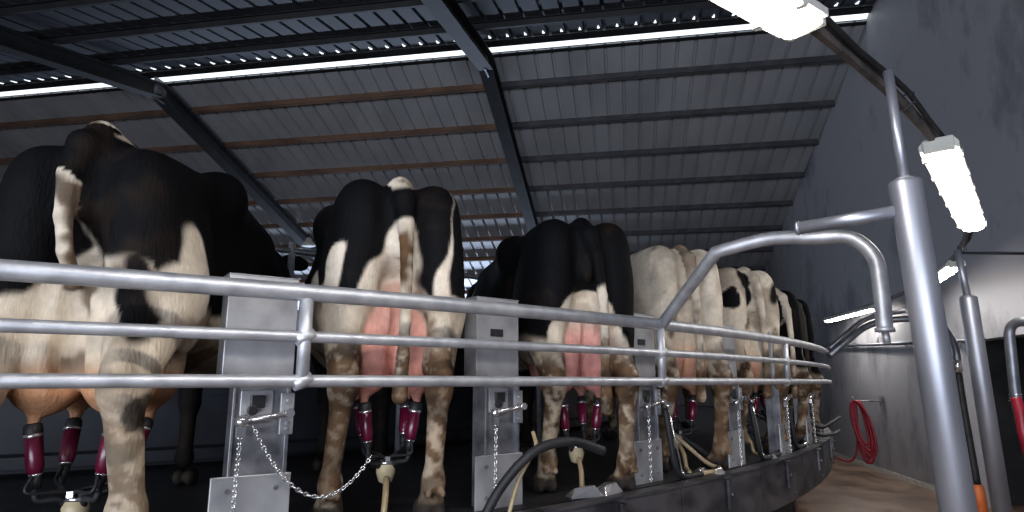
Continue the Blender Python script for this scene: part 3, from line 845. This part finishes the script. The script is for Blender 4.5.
# ================================================================== MILKING CLUSTERS
def cluster(th, az, label, tilt=(0, 0), hose=None, dr=0.0, uw=1.0):
    loc = pol(th, RR - .30 + dr, DECK)
    r = root('milking_cluster', loc, pi / 2 - R_(az), label, 'milking machine', 'milking clusters under the udders')
    cl = Vector((.22 + tilt[0], tilt[1], .19 - (.04 if uw > 1.5 else 0)))
    for tx in (.14, .395):
        for s in (-1, 1):
            top = Vector((tx, s * .08 * uw, .485 - (.05 if uw > 1.5 else 0))); d = (cl + Vector(((tx - .27) * .5, s * .055 * uw, .02)) - top).normalized()
            q = MB(); q.lathe(top + d * .035, d, [(0, .021), (.004, .0275), (.105, .0265), (.128, .021), (.135, .014)]); c = q.build('shell', M['maroon'], r)
            q = MB(); q.lathe(top, d, [(0, .018), (.006, .027), (.03, .029), (.045, .0275)]); q.build('liner', M['rubber'], c); q = MB(); q.lathe(top + d * .165, d, [(0, .018), (.05, .013)]); q.build('nipple', M['rubber'], c)
            q = MB(); q.lathe(top + d * .034, d, [(0, .0285), (.008, .0295), (.012, .0285)]); q.build('metal_ring', M['chrome'], c); q = MB(); q.lathe(top + d * .163, d, [(0, .017), (.005, .021), (.010, .017)]); q.build('metal_ring', M['chrome'], c)
            a = top + d * .20
            MB().tube(spline([a, a + d * .05, cl + Vector(((tx - .27) * .25, s * .04, .035)), cl + Vector(((tx - .27) * .1, s * .03, .012))], 6), .0115, 8).build('milk_tube', M['rubber'], r)
            MB().tube(spline([top + d * .17 + Vector((-.02, 0, 0)), a + Vector((-.045, 0, -.02)), cl + Vector((-.04, s * .015, .06)), cl + Vector((-.02, s * .01, .03))], 6), .006, 6).build('pulse_tube', M['rubber'], r)
    q = MB(); q.lathe(cl + Vector((0, 0, .03)), (0, 0, -1), [(0, .02), (.004, .036), (.03, .043), (.045, .041), (.08, .03), (.088, .012)]); q.build('claw_bowl', M['cream'], r)
    q = MB(); q.lathe(cl + Vector((0, 0, .045)), (0, 0, -1), [(0, .012), (.003, .028), (.02, .040)]); q.box(cl + Vector((-.035, 0, .05)), (.03, .02, .02)); q.build('claw_lid', M['chrome'], r)
    if hose is None: hose = [(-.03, .0, -.03), (-.09, .01, -.09), (-.12, .02, -.16), (-.17, .04, -.178), (-.26, .1, -.175)]
    MB().tube(spline([cl + Vector(h) for h in hose], 7), .0135, 10).build('milk_hose', M['creamhose'], r)
    return r
names = ['left edge cow', 'second cow seen square from behind', 'nearly all black third cow', 'cream white cow', 'white cow with round hip spot', 'next to last cow']
for i in range(6):
    cluster(TH[i], HEAD[i], 'maroon milking cluster under the udder of the ' + names[i], dr=[.03, .04, .08, .06, .06, .06][i], uw=[1.6, 1.42, 1.35, 1.25, 1.25, 1.25][i])

# ================================================================== STALL CABINETS between the cows
def cabinet(th, label, slot=True, chain=True, cdr=0):
    p = pol(th, RR - .27 + cdr, DECK)
    r = root('stall_cabinet', p, R_(th - 90), label, 'cabinet', 'steel stall cabinets between the cows')
    q = MB(); q.box((-.03, 0, .775), (.10, .255, .375)); q.box((-.03, 0, .9645), (.104, .259, .006)); q.build('upper_cover', M['steel'], r, bevel=.004)
    if slot:
        q = MB(); q.box((.0215, -.01, .80), (.004, .075, .035)); q.build('slot', M['plastic'], r)
    q = MB(); q.box((-.03, .015, .30), (.09, .185, .60)); q.box((.005, .112, .30), (.06, .016, .60)); q.box((.005, -.08, .30), (.06, .012, .60)); q.build('column', M['steel_worn'], r, bevel=.003)
    q = MB(); q.box((.030, 0, .122), (.012, .275, .244)); q.build('lower_plate', M['steel'], r, bevel=.003)
    for y in (-.08, .085):
        for z in (.06, .195):
            q = MB(); q.cyl((.036, y, z), (.043, y, z), .009, n=8); q.build('bolt', M['steel_worn'], r)
    q = MB(); q.box((.020, 0, .485), (.012, .115, .11)); q.build('valve_plate', M['steel'], r, bevel=.003)
    q = MB(); q.box((.034, 0, .50), (.022, .05, .045)); q.cyl((.04, -.02, .47), (.06, -.02, .47), .018, n=12); q.build('valve', M['plastic'], r, bevel=.003)
    q = MB(); q.box((.04, .105, .455), (.014, .05, .15))
    for z in (.40, .42, .50): q.cyl((.047, .105, z), (.055, .105, z), .008, n=8)
    q.build('bracket', M['steel'], r, bevel=.002)
    q = MB(); q.cyl((.075, -.045, .435), (.075, .12, .46), .0105, n=12); q.cyl((.05, .105, .458), (.09, .105, .458), .016, n=12); q.lathe((.075, -.035, .436), (0, -1, -.15), [(0, .012), (.004, .021), (.03, .023), (.045, .015)]); q.box((.075, -.06, .40), (.024, .028, .045)); q.build('arm', M['chrome'], r)
    if chain:
        q = MB(); chain_mb(q, [(.085, -.062, .385), (.087, -.066, .2), (.088, -.068, .02)]); q.build('chain', M['chrome'], r)
    return r
CT = [35.15, 39.9, 44.7, 49.2, 53.5, 58.0]
CL = ['steel stall cabinet with two chains between the left edge cow and the second cow', 'steel stall cabinet with black slot between the second and third cow',
      'steel stall cabinet between the black third cow and the cream white cow', 'steel stall cabinet between cream white cow and the cow with hip spot',
      'small steel stall cabinet right of the cow with the round hip spot', 'farthest steel stall cabinet, just before the last cow on the right']
for i, t in enumerate(CT):
    cb = cabinet(t, CL[i], slot=i in (1, 2), chain=True, cdr=[0, 0, .02, .07, .1, .1][i])
    if i == 0:
        iv = Matrix.Rotation(-R_(t - 90), 3, 'Z')
        a = Vector((.07, -.02, .42)); b = iv @ (px(372, 455, 2.68) - cb.location)
        pts = [a + (b - a) * (k / 24) - Vector((0, 0, .20 * 4 * (k / 24) * (1 - k / 24))) for k in range(25)]
        q = MB(); chain_mb(q, pts); q.build('chain', M['chrome'], cb)

# ================================================================== HOSES ON THE DECK
def hose(pts, r, mat, name, label, cat='hose', group=None, n=8):
    P = [Vector(p) for p in pts]
    return tag(MB().tube(spline(P, n), r, 12).build(name, mat, origin=P[0].copy()), label, cat, group)
G = 'black vacuum hoses beside the cows'
hose([px(478, 530, 2.78), px(498, 492, 2.80), px(522, 462, 2.82), px(545, 446, 2.86), px(575, 442, 2.95), px(603, 451, 3.05)], .021, M['rubber'], 'vacuum_hose', 'thick black hose arching in front of the third cow legs', group=G)
hose([px(505, 530, 2.84), px(517, 485, 2.87), px(530, 458, 2.89), px(536, 446, 2.9), px(533, 432, 2.95)], .009, M['creamhose'], 'milk_hose', 'thin tan hose beneath the thick black arching hose', group='thin hoses')
def bale_hose(th, label, label2):
    hose([pol(th - 2.9 * K, RR - .16, DECK + .42), pol(th - 2.85 * K, RR - .14, DECK + .25), pol(th - 2.5 * K, RR - .13, DECK + .05), pol(th - 1.2 * K, RR - .13, DECK + .026), pol(th + .6 * K, RR - .16, DECK + .03),
          pol(th + 1.4 * K, RR - .3, DECK + .09), pol(th + 1.2 * K, RR - .45, DECK + .2), pol(th + .4 * K, RR - .5, DECK + .3)], .017, M['rubber'], 'vacuum_hose', label, group=G)
    q = MB(); a, b = pol(th - 2.75 * K, RR - .155, DECK + .42), pol(th - 2.3 * K, RR - .13, DECK + .06); q.cyl(a, b, .006, n=8); q.lathe(b, (0, 0, -1), [(0, .008), (.005, .014), (.03, .014)]); q.lathe(a, (0, 0, 1), [(0, .01), (.004, .02), (.03, .02)])
    tag(q.build('pull_rod', M['chrome'], origin=b), label2, 'rod', 'thin bright rods beside the cabinets')
bale_hose(TH[3], 'black hose lying on the deck under the cream white cow', 'thin bright rod left of the cream white cow legs')
bale_hose(TH[4], 'black hose on the deck under the cow with the hip spot', 'thin bright rod left of the hip spot cow legs')
bale_hose(TH[5], 'black hose on the deck under the next to last cow', 'thin bright rod left of the next to last cow legs')
hose([pol(TH[3] + .2 * K, RR - .55, DECK + .34), pol(TH[3] + .3 * K, RR - .42, DECK + .22), pol(TH[3] + .7 * K, RR - .25, DECK + .06), pol(TH[3] + .3 * K, RR - .12, DECK + .03), pol(TH[3] - 1.0 * K, RR - .12, DECK + .03)], .0135, M['creamhose'], 'milk_hose', 'tan milk hose looping down to the deck at the cream white cow', group='thin hoses')
hose([pol(TH[6] - 2 * K, RR - .3, DECK + .3), pol(TH[6] - 2 * K, RR - .1, DECK + .14), pol(TH[6] - .5 * K, RR + .0, DECK + .17), pol(TH[6] + 2.0 * K, RR + .06, DECK + .2)], .017, M['rubber'], 'vacuum_hose', 'upper black hose sticking out past the platform at the far end', group=G)
hose([pol(TH[6] - 3 * K, RR - .3, DECK + .2), pol(TH[6] - 3 * K, RR - .1, DECK + .08), pol(TH[6] - 1 * K, RR - .0, DECK + .06), pol(TH[6] + 1.2 * K, RR + .05, DECK + .07)], .017, M['rubber'], 'vacuum_hose', 'lower black hose sticking out past the platform at the far end', group=G)
# small bright plates on the deck
def deck_plate(th, r, rz, label, big=False):
    p = pol(th, r, DECK + .012); q = MB(); k = 1.6 if big else 1
    q.add([(-.06 * k, -.035 * k, 0), (.06 * k, -.03 * k, 0), (.05 * k, .035 * k, 0), (-.05 * k, .03 * k, 0), (-.04 * k, -.02 * k, .03 * k), (.03 * k, -.02 * k, .035 * k), (.03 * k, .02 * k, .03 * k), (-.03 * k, .015 * k, .022 * k)],
          [(3, 2, 1, 0), (4, 5, 6, 7), (0, 1, 5, 4), (1, 2, 6, 5), (2, 3, 7, 6), (3, 0, 4, 7)])
    o = q.build('deck_cleat', M['chrome'], bevel=.003); o.location = p; o.rotation_euler = (0, 0, rz); tag(o, label, 'bracket', 'bright metal cleats on the deck')
deck_plate(th_at(583, RR - .18, 490), RR - .18, .4, 'left bright metal cleat on the deck below the third cow', True)
deck_plate(th_at(606, RR - .16, 490), RR - .16, .9, 'right bright metal cleat on the deck by the third cow hoof', True)
deck_plate(th_at(716, RR - .12, 480), RR - .12, .5, 'bright metal cleat on the deck under the cream white cow, nearest the rim')
deck_plate(th_at(700, RR - .2, 476), RR - .20, .9, 'bright metal cleat on the deck behind the tan milk hose loop')
deck_plate(th_at(770, RR - .14, 464), RR - .14, .6, 'bright metal cleat on the deck below the hip spot cow')
deck_plate(th_at(805, RR - .14, 452), RR - .14, .7, 'bright metal cleat on the deck below the next to last cow')
deck_plate(th_at(820, RR - .16, 443), RR - .16, .9, 'bright metal cleat farthest along the deck, below the last cow')

# ================================================================== ALONG THE RIGHT WALL
def wl(b, z, off=.06): return wp(WA - off, b, z)       # a place on the wall
def wall_b(x):                                          # where the line of sight through column x meets the wall at eye height
    d = px(x, 382, 1.0) - Vector((0, 0, EYE)); t = (WA + O_.dot(e_) - .06) / d.dot(e_)
    return (d * t).dot(h_) - O_.dot(h_)
def wall_at(x, y, off=.06):
    d = px(x, y, 1.0) - Vector((0, 0, EYE)); t = (WA + O_.dot(e_) - off) / d.dot(e_)
    return Vector((0, 0, EYE)) + d * t
wpp = root('wall_pipe', wall_at(900, 344), 0, 'thin horizontal pipe rail along the grey right wall', 'pipe')
q = MB(); q.tube([wall_at(800, 347), wall_at(860, 345), wall_at(984, 340)], .026, 12); q.build('pipe', M['pipe_dark'], wpp, wpp.location)
for x in (878, 887):
    MB().cyl(wall_at(x, 344), wall_at(x, 333), .02, n=10).build('stub', M['pipe'], wpp, wpp.location)
for x in (852, 905, 975):
    MB().cyl(wall_at(x, 344.5, .07), wall_at(x, 344.5, -.02), .016, n=8).build('wall_clip', M['pipe_dark'], wpp, wpp.location)
tag(MB().tube([wall_at(958, 253, .02), wall_at(1045, 254, .02)], .014, 8).build('conduit', M['plastic'], origin=wall_at(960, 253, .02)), 'thin dark cable running level across the wall at right', 'cable')
# red hose coil
hr = root('hose_coil', wall_at(860, 400), 0, 'coil of red hose hanging on the grey wall', 'hose')
ho = hr.location.copy(); q = MB(); pts = []
hk = wall_at(857, 401, .42); gd = (e_ * .8 - h_ * .6).normalized()
for k in range(7):
    w_ = .12 + .035 * (k % 3); L = 1.02 - .10 * (k % 4); cx_ = .10 + .05 * (k % 3)
    for j in range(20):
        a = 2 * pi * j / 20
        cc = hk + gd * (cx_ * (1 - cos(a)) * .45 + w_ * sin(a) * .75 + .006 * k) + Vector((0, 0, -L * (1 - cos(a)) / 2)) - e_ * (.02 + .018 * (k % 3))
        pts.append(cc)
q.tube(spline(pts, 2), .021, 8)
q.tube(spline([pts[0], hk - gd * .04 + Vector((0, 0, -.5)), hk - gd * .1 + Vector((0, 0, -.88)), hk - gd * .22 + Vector((0, 0, -1.02)), hk - gd * .42 + Vector((0, 0, -.98))], 6), .017, 8)
q.build('hose', M['red'], hr, ho)
hb_ = MB(); hb_.cyl(hk - e_ * .05, hk + e_ * .42, .014, n=8); hb_.box(hk + e_ * .39, (.03, .12, .16), Matrix((e_, h_, Vector((0, 0, 1)))).transposed()); hb_.tube([hk - e_ * .04, hk - e_ * .06, hk - e_ * .07 + Vector((0, 0, .07))], .014, 8)
tag(hb_.build('hose_hook', M['steel_worn'], origin=hk.copy()), 'grey metal hook holding the red hose coil on the wall', 'hook')
# bent pipe with red hose at the right edge
rp2 = root('standpipe', px(1016, 400, 4.6), 0, 'bent grey pipe with red hose at the right edge of the picture', 'pipe')
MB().tube(fillet([px(1040, 321, 4.4), px(1008, 322, 4.6), px(1016, 402, 4.6), px(1026, 440, 4.6)], .12, 8), .034, 12).build('bent_pipe', M['pipe_dark'], rp2, rp2.location)
MB().tube(spline([px(1016, 398, 4.58), px(1020, 412, 4.56), px(1024, 436, 4.55), px(1034, 470, 4.55)], 6), .034, 12).build('red_hose', M['red'], rp2, rp2.location)
q = MB()
for yy in (394, 397, 400): q.lathe(px(1015.5, yy, 4.6), (.1, 0, -1), [(0, .03), (.003, .042), (.008, .03)])
q.build('clamp_ring', M['chrome'], rp2, rp2.location)
# machines in the dark doorway
dm = root('pump', wp(WA + .9, DB0 + .9, .95), 0, 'dark pump with pipes inside the doorway at right', 'machine')
do_ = dm.location.copy()
rot = Matrix((e_, h_, Vector((0, 0, 1)))).transposed()
q = MB(); q.box(do_ + Vector((0, 0, -.45)), (.5, .9, .9), rot); q.build('stand', M['plastic'], dm, do_, bevel=.02)
q = MB(); q.lathe(do_ + h_ * -.3 + Vector((0, 0, .14)), h_, [(0, .06), (.01, .13), (.3, .13), (.32, .09), (.6, .08), (.62, .03)]); q.build('motor', M['steel_worn'], dm, do_)
q = MB(); q.tube(fillet([do_ + h_ * .3 + Vector((0, 0, .2)), do_ + h_ * .3 + Vector((0, 0, .62)), do_ - h_ * .5 + Vector((0, 0, .62))], .1), .03, 10); q.build('outlet_pipe', M['pipe_dark'], dm, do_)
q = MB(); chain_mb(q, [do_ - e_ * .3 + h_ * (-.5 + i * .1) + Vector((0, 0, .10 + .02 * sin(i * 2))) for i in range(11)], link=.07, r=.01, w=.02); q.build('chain', M['chrome'], dm, do_)
# small lamp fixed under the rafter beyond the cows
def roof_pt(x, y, off=0.0):
    d = px(x, y, 1.0) - Vector((0, 0, EYE)); t = ((O_ - up1 * off) - Vector((0, 0, EYE))).dot(up1) / d.dot(up1)
    return Vector((0, 0, EYE)) + d * t
bp_ = roof_pt(309, 236, .46)
bl = root('bulkhead_lamp', bp_, 0, 'small pale lamp under the rafter between first and second cow', 'lamp')
q = MB(); q.lathe(bp_ + Vector((0, 0, -.05)), (0, 0, -1), [(0, .05), (.04, .08), (.10, .10), (.2, .19), (.24, .20), (.25, .17)]); q.build('shade', M['housing'], bl, bl.location)
q = MB(); q.cyl(bp_ + Vector((0, 0, -.06)), bp_ + Vector((0, 0, .02)), .03, n=8); q.build('stem', M['plastic'], bl, bl.location)

# ================================================================== LIGHT
W = bpy.data.worlds.new('sky'); S.world = W; W.use_nodes = True
bg = W.node_tree.nodes['Background']; bg.inputs['Color'].default_value = (.74, .78, 1.0, 1); bg.inputs['Strength'].default_value = .17
def area(name, loc, rot, sx, sy, power, col):
    L = bpy.data.lights.new(name, 'AREA'); L.shape = 'RECTANGLE'; L.size = sx; L.size_y = sy; L.energy = power; L.color = col
    o = bpy.data.objects.new(name, L); COL.objects.link(o); o.location = loc; o.rotation_euler = rot; return o
def aim(o, t): o.rotation_euler = (Vector(t) - o.location).to_track_quat('-Z', 'Y').to_euler()
ea = area('daylight_eave', wp(-7.5, EAVE - .25, EYE + 1.35 * HS), (0, 0, 0), 15, .8, 600, (.62, .76, 1.0)); aim(ea, wp(-7.5, EAVE - 3.0 * HS, EYE + 3.2 * HS)); ea.data.spread = R_(120)
eb = area('roof_fill', (-3.5, -5.5, 1.6), (0, 0, 0), 9, 2.6, 420, (.80, .88, 1.0)); aim(eb, O_ + Vector((0, 3, 0))); eb.data.spread = R_(110)  # added fill lamp behind the camera, brightens the roof
S.view_settings.view_transform = 'Standard'
S.view_settings.look = 'None'
S.view_settings.gamma = 1
S.view_settings.use_curve_mapping = False
S.view_settings.exposure = 0.0
